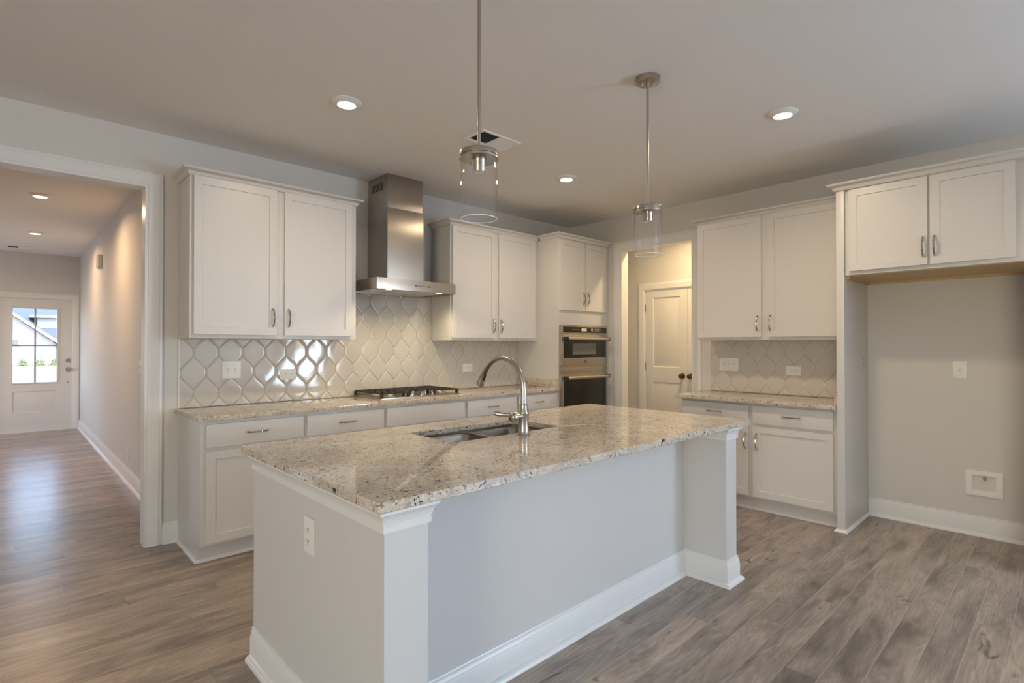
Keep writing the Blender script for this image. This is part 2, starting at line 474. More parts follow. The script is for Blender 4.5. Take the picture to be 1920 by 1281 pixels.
# ------------------------------------------------------------------ doors
def panel_door(mb, f, s0, s1, n0, n1, z0, z1, panels, bev=.012, depth=.008):
    """slab whose front (n1) carries raised-and-recessed panels"""
    t = bmesh.new()
    P = lambda s, n, z: t.verts.new(f(s, n, z))
    ss = sorted({s0, s1} | {p[0] for p in panels} | {p[1] for p in panels}); zs = sorted({z0, z1} | {p[2] for p in panels} | {p[3] for p in panels})
    g = {(a, c): P(a, n1, c) for a in ss for c in zs}
    hit = lambda a, c: any(p[0] <= a < p[1] - 1e-6 and p[2] <= c < p[3] - 1e-6 for p in panels)
    for i in range(len(ss) - 1):
        for j in range(len(zs) - 1):
            if not hit(ss[i], zs[j]): t.faces.new((g[ss[i], zs[j]], g[ss[i + 1], zs[j]], g[ss[i + 1], zs[j + 1]], g[ss[i], zs[j + 1]]))
    for a, c, d, e in panels:
        R = []
        for off, dn in ((0, 0), (bev * .35, -depth), (bev, -depth)) if bev < .01 else ((0, 0), (bev * .4, -depth), (bev * 1.2, -depth), (bev * 3.0, -depth * .15)):
            R.append([(a + off, dn, d + off), (c - off, dn, d + off), (c - off, dn, e - off), (a + off, dn, e - off)])
        prev = None
        for k, r in enumerate(R):
            cur = [P(s, n1 + dn, z) for s, dn, z in r]
            if prev:
                for q in range(4): t.faces.new((prev[q], prev[(q + 1) % 4], cur[(q + 1) % 4], cur[q]))
            prev = cur
        t.faces.new(prev)
    bmesh.ops.remove_doubles(t, verts=t.verts, dist=1e-6)
    # sides and back
    bk = [P(s0, n0, z0), P(s1, n0, z0), P(s1, n0, z1), P(s0, n0, z1)]
    fr = [P(s0, n1, z0), P(s1, n1, z0), P(s1, n1, z1), P(s0, n1, z1)]
    t.faces.new(bk)
    for q in range(4): t.faces.new((bk[q], bk[(q + 1) % 4], fr[(q + 1) % 4], fr[q]))
    bmesh.ops.remove_doubles(t, verts=t.verts, dist=1e-6)
    bmesh.ops.recalc_face_normals(t, faces=t.faces)
    mb.merge(t); return mb


# entry door: slab with a four-lite window above and one panel below
dr = bpy.data.objects.new('door_1', None); COL.objects.link(dr); dr.location = (.331, HY1 + .04, 0); struct(dr)
GX0, GX1, GZ0, GZ1 = .077, .585, .757, 1.893
b = MB(); DX0, DX1 = EX0 + .018, EX1 - .018
for a, c, d, e in ((DX0, GX0, .015, 2.046), (GX1, DX1, .015, 2.046), (GX0, GX1, GZ1, 2.046), (GX0, GX1, .66, GZ0)): b.box(FE, a, c, -.062, -.018, d, e)
panel_door(b, FE, GX0, GX1, -.062, -.018, .015, .66, [(GX0 + .001, GX1 - .001, .30, .62)])
b.build('slab', 'door', dr)
b = MB()
b.sweep([(0, 0), (0, .010), (.006, .013), (.018, .012), (.024, .004), (.024, 0)], [FE(GX0, -.018, GZ0), FE(GX0, -.018, GZ1), FE(GX1, -.018, GZ1), FE(GX1, -.018, GZ0), FE(GX0, -.018, GZ0)], FE.n, side=WSIDE(FE))
b.build('glazing_bead', 'door', dr)
b = MB(); gc = (GX0 + GX1) / 2; zc2 = (GZ0 + GZ1) / 2
b.box(FE, gc - .011, gc + .011, -.050, -.022, GZ0, GZ1); b.box(FE, GX0, GX1, -.048, -.024, zc2 - .011, zc2 + .011)
b.build('muntin', M['muntin'], dr)
MB().box(FE, GX0 - .004, GX1 + .004, -.040, -.034, GZ0 - .004, GZ1 + .004).build('glass_pane', 'pane', dr)
def knob(mb, f, s, z, n, r=.026):
    mb.lathe([(0, 0), (.033, 0), (.033, .004), (.030, .008), (.014, .010), (.011, .03), (r * .7, .035), (r, .046), (r, .056), (r * .8, .066), (0, .070)], f(s, n, z), f.n, 20)
    return mb
knob(MB(), FE, .725, .951, -.018).build('door_knob', 'nickel', dr)
MB().lathe([(0, 0), (.033, 0), (.033, .01), (.027, .016), (.010, .018), (0, .018)], FE(.725, -.018, 1.086), FE.n, 20).build('deadbolt', 'nickel', dr)
MB().lathe([(0, 0), (.012, 0), (.010, .006), (0, .007)], FE(.725, -.018, .739), FE.n, 12).build('door_stop', 'nickel', dr)
MB().box(FE, EX0, EX1, -.10, .02, 0, .014).build('threshold', 'trim', dr)
b = MB(); b.box(FE, EX0 - .001, EX0 + .017, -.155, .003, 0, EZ); b.box(FE, EX1 - .017, EX1 + .001, -.155, .003, 0, EZ); b.box(FE, EX0 + .017, EX1 - .017, -.155, .003, EZ - .005, EZ + .001)
b.build('door_frame', 'trim', dr)

# pantry double doors
for nm, s0, s1, ks, hs in (('door_2', 3.197, 3.768, 3.261, 3.776), ('door_3', 2.615, 3.190, 3.150, 2.607)):
    o = bpy.data.objects.new(nm, None); COL.objects.link(o); o.location = (PX + .02, (s0 + s1) / 2, 0); struct(o)
    b = MB(); panel_door(b, FP, s0, s1, -.045, -.008, .012, 2.018, [(s0 + .092, s1 - .102, 1.055, 1.925), (s0 + .092, s1 - .102, .20, .868)], .014, .010)
    b.build('slab', 'door', o)
    knob(MB(), FP, ks, .955, -.008, .028).build('door_knob', 'bronze', o)
    for hz in (1.80, 1.06, .25):
        MB().box(FP, hs - .007, hs + .007, -.012, .001, hz - .045, hz + .045, .002).build('hinge', 'nickel', o)
b = MB(); b.box(FP, D0 - .001, D0 + .008, -.09, .004, 0, DZ); b.box(FP, D1 - .008, D1 + .001, -.09, .004, 0, DZ); b.box(FP, D0, D1, -.09, .004, DZ - .008, DZ + .001)
ti += 1; struct(b.build('trim_%d' % ti, 'trim'))


# ------------------------------------------------------------------ cabinets
def shaker(f, s0, s1, n0, z0, z1, th=.020, rail=.050):
    b = MB(); panel_door(b, f, s0, s1, n0 + .001, n0 + th, z0, z1, [(s0 + rail, s1 - rail, z0 + rail, z1 - rail)], .006, .007)
    bmesh.ops.remove_doubles(b.bm, verts=b.bm.verts, dist=1e-6)
    return b
def slab_front(f, s0, s1, n0, z0, z1, th=.020):
    return MB().box(f, s0, s1, n0 + .001, n0 + th, z0, z1, .003)
def pull(f, s, n, z, L=.124, vertical=True):
    """arched bar pull with two small collars and flared feet"""
    b = MB(); pts = []; rs = []
    K = 14
    for k in range(K + 1):
        t = k / K; u = (t - .5) * L; h = .004 + .027 * math.sin(PI * t) ** .62
        pts.append(f(s, n + h, z + u) if vertical else f(s + u, n + h, z)); rs.append(.0052 if 1 < k < K - 1 else .0062)
    b.tube([f(s, n - .002, z - L / 2) if vertical else f(s - L / 2, n - .002, z)] + pts + [f(s, n - .002, z + L / 2) if vertical else f(s + L / 2, n - .002, z)], [.0065] + rs + [.0065], 8)
    for k in (4, 10):
        p, q = pts[k], pts[k + 1]; d = (q - p).normalized()
        b.tube([p - d * .002, p + d * .0025], .0068, 8)
    return b
CROWN = [(0, 0), (.007, 0), (.009, .006), (.013, .009), (.015, .017), (.021, .026), (.031, .031), (.037, .033), (.040, .034), (.043, .041), (.046, .043), (.046, .047), (0, .047)]
CZ = 2.424

def carcass(f, s0, s1, n1, z0, z1):
    return MB().box(f, s0, s1, 0.002, n1, z0, z1, .0015)

ubx = {}
def upper(name, f, s0, s1, n1, z0, z1, doors, label, handles, hz, crown_path=None):
    c = thing(name, f((s0 + s1) / 2, 0, z0), label, 'cabinet', 'white kitchen wall cabinets')
    carcass(f, s0, s1, n1, z0, z1).build('body', 'cab', c)
    for (a, d), h in zip(doors, handles):
        o = shaker(f, a, d, n1, z0 + .026, z1 - .002).build('door', 'cab', c)
        pull(f, h, n1 + .020, hz).build('handle', 'chrome', o)
    if crown_path:
        b = MB()
        for pth, sd in crown_path: b.sweep(CROWN, pth, (0, 0, 1), side=sd)
        b.build('crown_molding', 'cab', c)
    return c

UN = .300
upper('wall_cabinet', FB, .854, 2.004, UN, 1.371, CZ, [(.874, 1.392), (1.448, 1.962)], 'white two-door wall cabinet hung left of the steel range hood', (1.366, 1.474), 1.521,
      [([FB(.854, 0, CZ), FB(.854, UN + .004, CZ), FB(2.004, UN + .004, CZ), FB(2.004, 0, CZ)], -1)])
upper('wall_cabinet', FB, 2.930, 4.066, UN, 1.371, CZ, [(2.946, 3.466), (3.512, 4.020)], 'white two-door wall cabinet between the range hood and the tall oven cabinet', (3.438, 3.536), 1.512,
      [([FB(2.930, 0, CZ), FB(2.930, UN + .004, CZ), FB(4.066, UN + .004, CZ)], -1)])
upper('wall_cabinet', FR, 1.174, 2.392, UN, 1.371, CZ, [(1.197, 1.756), (1.812, 2.376)], 'white two-door wall cabinet on the right wall above the short worktop', (1.738, 1.842), 1.513,
      [([FR(2.392, 0, CZ), FR(2.392, UN + .004, CZ), FR(1.174, UN + .004, CZ)], -1)])
# cabinet over the refrigerator space, with the crown that also runs over the end panel
FN = .600
c = upper('bridge_cabinet', FR, .196, 1.118, FN, 1.822, CZ, [(.234, .637), (.649, 1.092)], 'white two-door cabinet bridging the empty refrigerator space', (.613, .672), 1.966,
          [([FR(1.172, UN + .056, CZ), FR(1.172, FN + .026, CZ), FR(.135, FN + .026, CZ)], -1)])
b = MB(); b.box(FR, .20, 1.114, .012, FN - .02, 1.817, 1.8215); b.build('underside', 'tan', c)
b = MB(); b.box(FR, .198, 1.116, .004, .022, 1.800, 1.8175); b.box(FR, 1.098, 1.116, .022, FN - .02, 1.800, 1.8175); b.build('cleat', 'tan', c)
for s0, s1, lb in ((1.120, 1.170, 'tall white end panel between the short worktop and refrigerator space'), (.138, .190, 'tall white end panel on the far side of the refrigerator space')):
    o = thing('refrigerator_end_panel', FR((s0 + s1) / 2, .3, 0), lb, 'panel', 'refrigerator end panels')
    MB().box(FR, s0, s1, .002, FN + .022, 0, CZ, .0015).build('panel', 'cab', o)
    shoe = [(0, 0), (.017, 0), (.016, .008), (.011, .015), (.004, .019), (0, .020)]
    b = MB(); b.sweep(shoe, [FR(s0, .036, 0), FR(s0, FN + .022, 0), FR(s1, FN + .022, 0)] if s0 < 1 else [FR(s1, FN - .05, 0), FR(s1, FN + .022, 0), FR(s0, FN + .022, 0), FR(s0, .036, 0)], (0, 0, 1), side=1 if s0 < 1 else -1)
    b.build('shoe_molding', 'trim', o)
    if s0 > 1:
        for hz in (1.215, 1.175):
            b = MB(); b.lathe([(0, 0), (.004, 0), (.004, .0015), (0, .0015)], FR(s0, .12, hz), (0, -1, 0), 8)
            b.build('shelf_pin_hole', 'dark', o)

# tall oven cabinet
ON = .600
oc = thing('oven_cabinet', FB(4.49, .3, 0), 'tall white cabinet housing the double wall oven in the corner', 'cabinet')
b = MB()
OX0, OX1, OZ0, OZ1 = 4.082, 4.858, .42, 1.535
b.box(FB, 4.070, 4.923, .002, ON, 1.535, CZ, .0015)
b.box(FB, 4.070, 4.0815, .002, ON, .10, 1.535); b.box(FB, 4.8585, 4.923, .002, ON, .10, 1.535); b.box(FB, 4.0815, 4.8585, .002, ON, .10, .42)
b.box(FB, 4.070, 4.923, .002, ON - .06, 0, .10)
b.build('body', 'cab', oc)
for a, d, h in ((4.086, 4.473, 4.442), (4.485, 4.852, 4.516)):
    o = shaker(FB, a, d, ON, 1.690, CZ - .018, rail=.046).build('door', 'cab', oc); pull(FB, h, ON + .020, 1.82, .115).build('handle', 'chrome', o)
o = slab_front(FB, 4.096, 4.846, ON, .13, .39).build('drawer', 'cab', oc); pull(FB, 4.47, ON + .020, .26, .124, False).build('handle', 'chrome', o)
b = MB(); b.sweep(CROWN, [FB(4.070, UN + .054, CZ), FB(4.070, ON + .004, CZ), FB(4.923, ON + .004, CZ)], (0, 0, 1), side=-1); b.build('crown_molding', 'cab', oc)

# base cabinets
BN = .585; BT = ZC - .030
def base_cab(f, s0, s1, label, drawer, doors, handles, dh=True, end=None, group='white base cabinets along the walls'):
    c = thing('base_cabinet', f((s0 + s1) / 2, .3, 0), label, 'cabinet', group)
    b = MB(); b.box(f, s0, s1, .002, BN, .108, BT - .001, .001); b.box(f, s0, s1, .002, BN - .065, 0, .108); b.build('body', 'cab', c)
    d = slab_front(f, drawer[0], drawer[1], BN, .704, .846).build('drawer' if dh else 'false_drawer_front', 'cab', c)
    if dh: pull(f, (drawer[0] + drawer[1]) / 2, BN + .020, .778, .124, False).build('handle', 'chrome', d)
    for (a, e), h in zip(doors, handles):
        o = shaker(f, a, e, BN, .126, .683).build('door', 'cab', c)
        pull(f, h, BN + .020, .562).build('handle', 'chrome', o)
    shoe = [(0, 0), (.015, 0), (.014, .008), (.010, .014), (.004, .018), (0, .019)]
    b = MB()
    if end == 'left': b.sweep(shoe, [f(s0, .036, 0), f(s0, BN - .065, 0), f(s1, BN - .065, 0)], (0, 0, 1), side=-1)
    else: b.sweep(shoe, [f(s0, BN - .065, 0), f(s1, BN - .065, 0)], (0, 0, 1), side=-1 if f is FB else 1)
    b.build('shoe_molding', 'trim', c)
    return c
base_cab(FB, .852, 1.481, 'white base cabinet at the open left end of the range wall run', (.880, 1.468), [(.880, 1.468)], (1.44,), end='left')
base_cab(FB, 1.482, 2.094, 'white base cabinet with drawer just left of the cooktop', (1.495, 2.082), [(1.495, 1.782), (1.794, 2.082)], (1.757, 1.82))
base_cab(FB, 2.095, 2.874, 'white base cabinet with blank front under the gas cooktop', (2.109, 2.857), [(2.109, 2.477), (2.489, 2.857)], (2.452, 2.514), dh=False)
base_cab(FB, 2.875, 3.488, 'white base cabinet with drawer just right of the cooktop', (2.892, 3.475), [(2.892, 3.178), (3.190, 3.475)], (3.153, 3.215))
base_cab(FB, 3.489, 4.068, 'white base cabinet with drawer beside the tall oven cabinet', (3.505, 4.052), [(3.505, 3.772), (3.784, 4.052)], (3.747, 3.809))
base_cab(FR, 1.785, 2.392, 'white base cabinet under the short worktop, next to the pantry opening', (1.803, 2.378), [(1.803, 2.378)], (1.828,))
base_cab(FR, 1.173, 1.784, 'white base cabinet under the short worktop, against the tall end panel', (1.197, 1.768), [(1.197, 1.768)], (1.738,))
base_ref = None

# ------------------------------------------------------------------ worktops
def slab(f, s0, s1, n0, n1, z0, z1): return MB().box(f, s0, s1, n0, n1, z0, z1, .003)
w1 = slab(FB, .832, 4.068, .003, .618, BT, ZC).build('worktop', 'granite', at=FB(2.4, .3, BT)); tag(w1, 'speckled granite worktop along the range wall under the cooktop', 'countertop', 'granite worktops')
slab(FB, 4.050, 4.068, .012, .600, ZC, ZC + .083).build('side_splash', 'granite', w1)
w2 = slab(FR, 1.173, 2.425, .003, .640, BT, ZC).build('worktop', 'granite', at=FR(1.8, .3, BT)); tag(w2, 'short speckled granite worktop on the right wall beside the end panel', 'countertop', 'granite worktops')
slab(FR, 1.173, 1.191, .012, .600, ZC, ZC + .083).build('side_splash', 'granite', w2)

# ------------------------------------------------------------------ island
IX0, IX1, IY0, IY1 = .731, 3.119, 1.291, 2.460
BX0, BX1, BY0, BYP, BY1 = .768, 3.012, 1.326, 1.577, 2.400
il = thing('kitchen_island', (1.9, 1.9, 0), 'white kitchen island with knee space between two square end posts', 'kitchen island')
SX0, SX1, SY0, SY1 = 1.432, 2.140, 1.880, 2.250
b = MB()
PWL, PWR = .146, .128
pl = [(BX0, BY1), (BX0, BY0), (BX0 + PWL, BY0), (BX0 + PWL, BYP), (BX1 - PWR, BYP), (BX1 - PWR, BY0), (BX1, BY0), (BX1, BY1), (BX1 - .02, BY1), (BX1 - .02, BYP + .02), (BX0 + .02, BYP + .02), (BX0 + .02, BY1)]
b.rings([[Vector((x, y, z)) for x, y in pl] for z in (0, BT - .001)], smooth=False)
b.box(FW, BX0 + .02, BX1 - .02, BY1 - .02, BY1, .1, BT - .001); b.box(FW, BX0 + .02, BX1 - .02, BY1 - .09, BY1 - .07, 0, .1)
b.build('body', 'cab', il)
path = [(BX0, BY1, 0), (BX0, BY0, 0), (BX0 + PWL, BY0, 0), (BX0 + PWL, BYP, 0), (BX1 - PWR, BYP, 0), (BX1 - PWR, BY0, 0), (BX1, BY0, 0), (BX1, BY1, 0)]
b = MB(); b.sweep(BASE, path, (0, 0, 1), side=-1); b.build('base_molding', 'trim', il)
CAP = [(0, -.064), (.008, -.064), (.008, -.048), (.005, -.046), (.005, -.043), (.009, -.041), (.011, -.030), (.016, -.018), (.022, -.011), (.025, -.009), (.025, 0), (0, 0)]
zt = BT - .002
for pth in ([(BX0, BY1, 0), (BX0, BY0, 0), (BX0 + PWL, BY0, 0), (BX0 + PWL, BYP, 0)], [(BX1 - PWR, BYP, 0), (BX1 - PWR, BY0, 0), (BX1, BY0, 0), (BX1, BY1, 0)]):
    b = MB(); b.sweep([(a, zt + c) for a, c in CAP], pth, (0, 0, 1), side=-1)
    b.build('cap_molding', 'trim', il)
FK = F((0, BY1), (-1, 0), (0, 1))
for a, d in ((-2.98, -2.58), (-1.36, -.80)): shaker(FK, a, d, 0, .126, .83).build('door', 'cab', il)
for a, d in ((-2.20, -1.80), (-1.79, -1.39)): shaker(FK, a, d, 0, .126, .683).build('door', 'cab', il)

# island top: slab with a rounded cut-out for the sink
def rrect(x0, x1, y0, y1, r, k=5):
    p = []
    for cx, cy, a0 in ((x1 - r, y1 - r, 0), (x0 + r, y1 - r, PI / 2), (x0 + r, y0 + r, PI), (x1 - r, y0 + r, 1.5 * PI)):
        for i in range(k + 1): p.append((cx + r * math.cos(a0 + PI / 2 * i / k), cy + r * math.sin(a0 + PI / 2 * i / k)))
    return p
def top_with_hole(name, x0, x1, y0, y1, hole, z0, z1, m):
    outer = rrect(x0, x1, y0, y1, .012, 5); n = len(hole)
    b = MB(); e = .003
    ins = rrect(x0 + e, x1 - e, y0 + e, y1 - e, .010, 5)
    hin = hole; hc = (sum(p[0] for p in hole) / n, sum(p[1] for p in hole) / n)
    def big(pts, d): return [(x + (d if x > hc[0] else -d), y + (d if y > hc[1] else -d)) for x, y in pts]
    hb = big(hole, e)
    loops = [(hb, z1), (ins, z1), (outer, z1 - e), (outer, z0 + e), (ins, z0), (hb, z0), (hin, z0 + e), (hin, z1 - e)]
    return b.rings([[Vector((x, y, z)) for x, y in pts] for pts, z in loops], closed_path=True, smooth=False)
w3 = top_with_hole('worktop', IX0, IX1, IY0, IY1, rrect(SX0, SX1, SY0, SY1, .035), BT, ZC, 'granite').build('worktop', 'granite', at=(1.9, 1.9, BT))
tag(w3, 'large speckled granite worktop on the island around the sink', 'countertop', 'granite worktops')

# sink, hung under the island top
sk = thing('sink', (1.786, 2.065, .70), 'undermount stainless steel double bowl sink in the island', 'sink')
def bowl(x0, x1, y0, y1, zt, zb, name):
    b = MB(); L = []
    for d, z, r in ((0, zt, .045), (.006, zt - .012, .045), (.010, zb + .04, .05), (.022, zb + .012, .045), (.045, zb, .035)):
        L.append([Vector((x, y, z)) for x, y in rrect(x0 + d, x1 - d, y0 + d, y1 - d, r, 5)])
    out = [[Vector((x, y, z)) for x, y in rrect(x0 + d, x1 - d, y0 + d, y1 - d, .04, 5)] for d, z in ((.03, zb - .004), (-.002, zb + .02), (-.004, zt - .002))]
    b.rings(L + out + [L[0]], cap=False, smooth=True)
    t = MB(); t.rings([L[-1], [p + Vector((0, 0, -.001)) for p in L[-1]]], smooth=False)
    b.merge(t.bm)
    return b.build(name, 'sink', sk)
DVX = 1.815
bowl(SX0 - .008, DVX - .012, SY0 - .008, SY1 + .008, BT - .014, .66, 'bowl')
bowl(DVX + .012, SX1 + .008, SY0 - .008, SY1 + .008, BT - .014, .66, 'bowl')
b = MB(); b.box(FW, DVX - .0165, DVX + .0165, SY0 - .004, SY1 + .004, BT - .036, BT - .011, .006)
ro = [Vector((x, y, BT - .001)) for x, y in rrect(SX0 - .03, SX1 + .03, SY0 - .03, SY1 + .03, .05)]
ri = [Vector((x, y, BT - .001)) for x, y in rrect(SX0 - .008, SX1 + .008, SY0 - .008, SY1 + .008, .045)]
dn = lambda q, z: [Vector((p.x, p.y, z)) for p in q]
b.rings([ro, ri, dn(ri, BT - .016), dn(ro, BT - .004)], closed_path=True, smooth=False)
b.build('rim', 'sink', sk)
for dx in ((SX0 + DVX) / 2, (SX1 + DVX) / 2):
    MB().lathe([(0, .004), (.018, .003), (.022, .006), (.042, .007), (.045, .001), (.045, 0)], (dx, 2.065, .66), seg=24).build('drain', 'chrome', sk)

# faucet
FX, FY = 1.805, 1.822
fc = thing('kitchen_faucet', (FX, FY, ZC), 'brushed nickel gooseneck pull-down faucet standing at the island sink', 'faucet')
MB().lathe([(0, 0), (.030, 0), (.031, .004), (.028, .010), (.0265, .014), (.0255, .018), (.0255, .098), (.027, .101), (.027, .106), (.0245, .112), (.021, .128), (.019, .140), (.0195, .143), (.0195, .147), (.0155, .150), (0, .150)], (FX, FY, ZC), seg=32).build('base', 'nickel', fc)
zt0, RAD = 1.110, .153
pts = [(FX, FY, ZC + .14), (FX, FY, 1.06)] + [(FX, FY + RAD - RAD * math.cos(a), zt0 + RAD * math.sin(a)) for a in [PI * k / 20 for k in range(0, 16)]]
MB().tube(pts, .0142, 16).build('spout', 'nickel', fc)
a = PI * 15 / 20; e = Vector((FX, FY + RAD - RAD * math.cos(a), zt0 + RAD * math.sin(a))); dcur = Vector((0, RAD * math.sin(a), RAD * math.cos(a))).normalized()
hp = []; hr = []
ang = a
pth = [e]; d = dcur.copy(); p = e.copy()
for k in range(7):
    p = p + d * .017; pth.append(p.copy()); d = (d + Vector((0, -.025, -.075))).normalized()
MB().tube(pth, [.0152, .0158, .0165, .0175, .019, .021, .0235, .0245], 18).build('spray_head', 'nickel', fc)
bp = pth[4] + Vector((0, -.0, 0)); 
nn = (pth[5] - pth[4]).normalized(); per = Vector((0, -nn.z, nn.y)) if True else None
if per.y > 0: per = -per
MB().tube([pth[3] + per * .0185 * .96, pth[5] + per * .0215 * .98], .0055, 8).build('spray_button', 'rubber', fc)
b = MB(); hz = .988
b.tube([(FX, FY, hz), (FX - .052, FY, hz), (FX - .054, FY, hz), (FX - .058, FY, hz)], [.017, .017, .019, .021], 18)
b.lathe([(.021, 0), (.0235, .003), (.0235, .016), (.020, .024), (.012, .030), (0, .032)], (FX - .056, FY, hz), (-1, 0, 0), 20)
b.build('valve_body', 'nickel', fc)
MB().tube([(FX - .075, FY + .006, hz + .010), (FX - .098, FY + .030, hz + .010), (FX - .118, FY + .056, hz + .014), (FX - .124, FY + .066, hz + .016)], [.0105, .0085, .0115, .0105], 12).build('lever_handle', 'nickel', fc)

# ------------------------------------------------------------------ tiled backsplash
def hex_tiles(f, regions, label):
    W_, V_, PT = .158, .055, .1435; H_ = 2 * PT - V_; g = .0012
    rnd = random.Random(4)
    out = bmesh.new()
    def outline(inset, wob):
        pts = []; w = W_ / 2 - inset; h = H_ / 2 - inset * 1.25; v = V_ / 2 - inset * .12
        K = 7
        def seg(p, q, sg):
            for k in range(K):
                t = k / K; x = p[0] + (q[0] - p[0]) * t; z = p[1] + (q[1] - p[1]) * t
                L = math.hypot(q[0] - p[0], q[1] - p[1]); nx, nz = -(q[1] - p[1]) / L, (q[0] - p[0]) / L
                o = -math.sin(2 * PI * t) * wob * sg
                pts.append((x + nx * o, z + nz * o))
        T, B = (0, h), (0, -h); a, b_, c, d = (w, v), (w, -v), (-w, -v), (-w, v)
        seg(T, a, 1); pts.append(a); pts.append((w, 0)); seg(b_, B, -1); seg(B, c, 1); pts.append(c); pts.append((-w, 0)); seg(d, T, -1)
        return pts
    rings = [(g, 0, .0005), (g, 0, .0070), (.004, .0003, .0086), (.0100, .0020, .0100), (.0130, .0028, .0104), (.0175, .0032, .0105)]
    outs = [(outline(i, w), n) for i, w, n in rings]
    for (s0, s1, z0, z1) in regions:
        bm = bmesh.new()
        for r in range(-3, 6):
            zc = 1.1325 + r * PT; xo = .945 + (W_ / 2 if r % 2 else 0)
            if zc + H_ / 2 < z0 or zc - H_ / 2 > z1: continue
            k0 = int(math.floor((s0 - xo) / W_)) - 1; k1 = int(math.ceil((s1 - xo) / W_)) + 1
            for k in range(k0, k1 + 1):
                xc = xo + k * W_
                if xc + W_ / 2 < s0 or xc - W_ / 2 > s1: continue
                ta, tb = rnd.uniform(-.012, .012), rnd.uniform(-.012, .012)
                R = []
                for pts, n in outs:
                    R.append([bm.verts.new(f(xc + x, n + (ta * x + tb * z if n > .004 else 0), zc + z)) for x, z in pts])
                for A, B in zip(R[:-1], R[1:]):
                    for q in range(len(A)):
                        fc_ = bm.faces.new((A[q], A[(q + 1) % len(A)], B[(q + 1) % len(A)], B[q])); fc_.smooth = True
                fc_ = bm.faces.new(R[-1]); fc_.smooth = True
        for co, no in ((f(s0, 0, 0), -f.s), (f(s1, 0, 0), f.s), (f(0, 0, z0), Vector((0, 0, -1))), (f(0, 0, z1), Vector((0, 0, 1)))):
            bmesh.ops.bisect_plane(bm, geom=bm.verts[:] + bm.edges[:] + bm.faces[:], plane_co=co, plane_no=no, clear_outer=True)
        bmesh.ops.recalc_face_normals(bm, faces=bm.faces)
        fn = [q for q in bm.faces]
        # tile faces must look into the room
        if sum(q.normal.dot(f.n) * q.calc_area() for q in fn) < 0: bmesh.ops.reverse_faces(bm, faces=fn)
        mp = {}
        for v in bm.verts: mp[v] = out.verts.new(v.co)
        for q in bm.faces:
            nf = out.faces.new([mp[v] for v in q.verts]); nf.smooth = True
        bm.free()
    root = thing('tile_backsplash', f((regions[0][0] + regions[0][1]) / 2, 0, ZC), label, 'backsplash', 'beige glazed tile backsplashes')
    m_ = MB(); m_.bm.free(); m_.bm = out; m_.build('tile', 'tile', root, sharp=False)
    b = MB()
    for (s0, s1, z0, z1) in regions: b.box(f, s0, s1, .001, .0055, z0, z1)
    b.build('grout', 'grout', root)
    return root
bs = hex_tiles(FB, [(.860, 4.049, ZC + .001, 1.3705), (2.006, 2.928, 1.3705, 1.765)], 'glossy beige long-hexagon tile backsplash behind the cooktop and range hood')
MB().box(FB, .8535, .8595, .001, .012, ZC + .001, 1.3705, .001).build('edge_strip', 'plastic', bs)
bs2 = hex_tiles(FR, [(1.192, 2.410, ZC + .001, 1.3705)], 'beige long-hexagon tile backsplash behind the short worktop on the right wall')
MB().box(FR, 2.4105, 2.4155, .001, .012, ZC + .001, 1.3705, .001).build('edge_strip', 'plastic', bs2)

# ------------------------------------------------------------------ range hood
hd = thing('range_hood', FB(2.455, 0, 1.765), 'stainless steel chimney range hood over the cooktop', 'range hood')
HX0, HX1, HN, HZ0, HZ1 = 2.077, 2.838, .500, 1.768, 1.856
b = MB()
b.box(FB, HX0, HX1, HN - .012, HN, HZ0, HZ1, .0012); b.box(FB, HX0, HX0 + .010, .003, HN - .012, HZ0, HZ1); b.box(FB, HX1 - .010, HX1, .003, HN - .012, HZ0, HZ1)
b.box(FB, HX0 + .010, HX1 - .010, .003, HN - .012, HZ1 - .012, HZ1); b.box(FB, HX0 + .010, HX1 - .010, .003, .03, HZ0, HZ1 - .012)
b.box(FB, HX0 + .010, HX1 - .010, HN - .09, HN - .012, HZ0 + .008, HZ0 + .014)
b.build('canopy', 'steel', hd)
for k in range(3):
    a = HX0 + .014 + k * (HX1 - HX0 - .028) / 3; c = a + (HX1 - HX0 - .028) / 3 - .006
    b = MB(); b.box(FB, a, c, .034, HN - .094, HZ0 + .010, HZ0 + .018, .001)
    for q in range(7): b.box(FB, a + .012, c - .012, .06 + q * .048, .068 + q * .048, HZ0 + .008, HZ0 + .0105)
    b.build('grease_filter', 'mesh_filter', hd)
for x in (2.215, 2.70):
    o = MB().lathe([(.026, 0), (.030, -.002), (.030, -.006), (.026, -.006), (.026, 0)], FB(x, HN - .052, HZ0 + .008), seg=20).build('lamp_bezel', 'chrome', hd)
    MB().lathe([(0, -.004), (.026, -.004), (.026, -.002), (0, -.002)], FB(x, HN - .052, HZ0 + .008), seg=20).build('lamp_lens', 'hoodlens', o)
    lamp('hood_light', 'SPOT', FB(x, HN - .052, HZ0 - .004), (0, 0, 0), 8.4, (1.0, .80, .49), spot_size=math.radians(150), spot_blend=.7, shadow_soft_size=.02)
b = MB()
for k in range(6): b.lathe([(.0065 if k == 0 else .004, 0), (.0065 if k == 0 else .004, .0015), (0, .0015)], FB(2.432 + k * .019, HN, 1.813), FB.n, 10)
b.build('control_button', 'dark', hd)
b = MB(); b.box(FB, 2.548, 2.575, HN, HN + .001, 1.806, 1.820); b.build('display', 'screen', hd)
b = MB(); b.box(FB, 2.268, 2.618, .002, .331, HZ1, 2.465, .0015); b.build('lower_chimney', 'steel_v', hd)
b = MB(); b.box(FB, 2.2725, 2.6135, .004, .3265, 2.40, CEIL - .001, .0015)
b.build('upper_chimney', 'steel_v', hd)
FCH = F((2.2725, YB), (0, -1), (-1, 0))     # left flank of the upper chimney: s runs towards the room
b = MB()
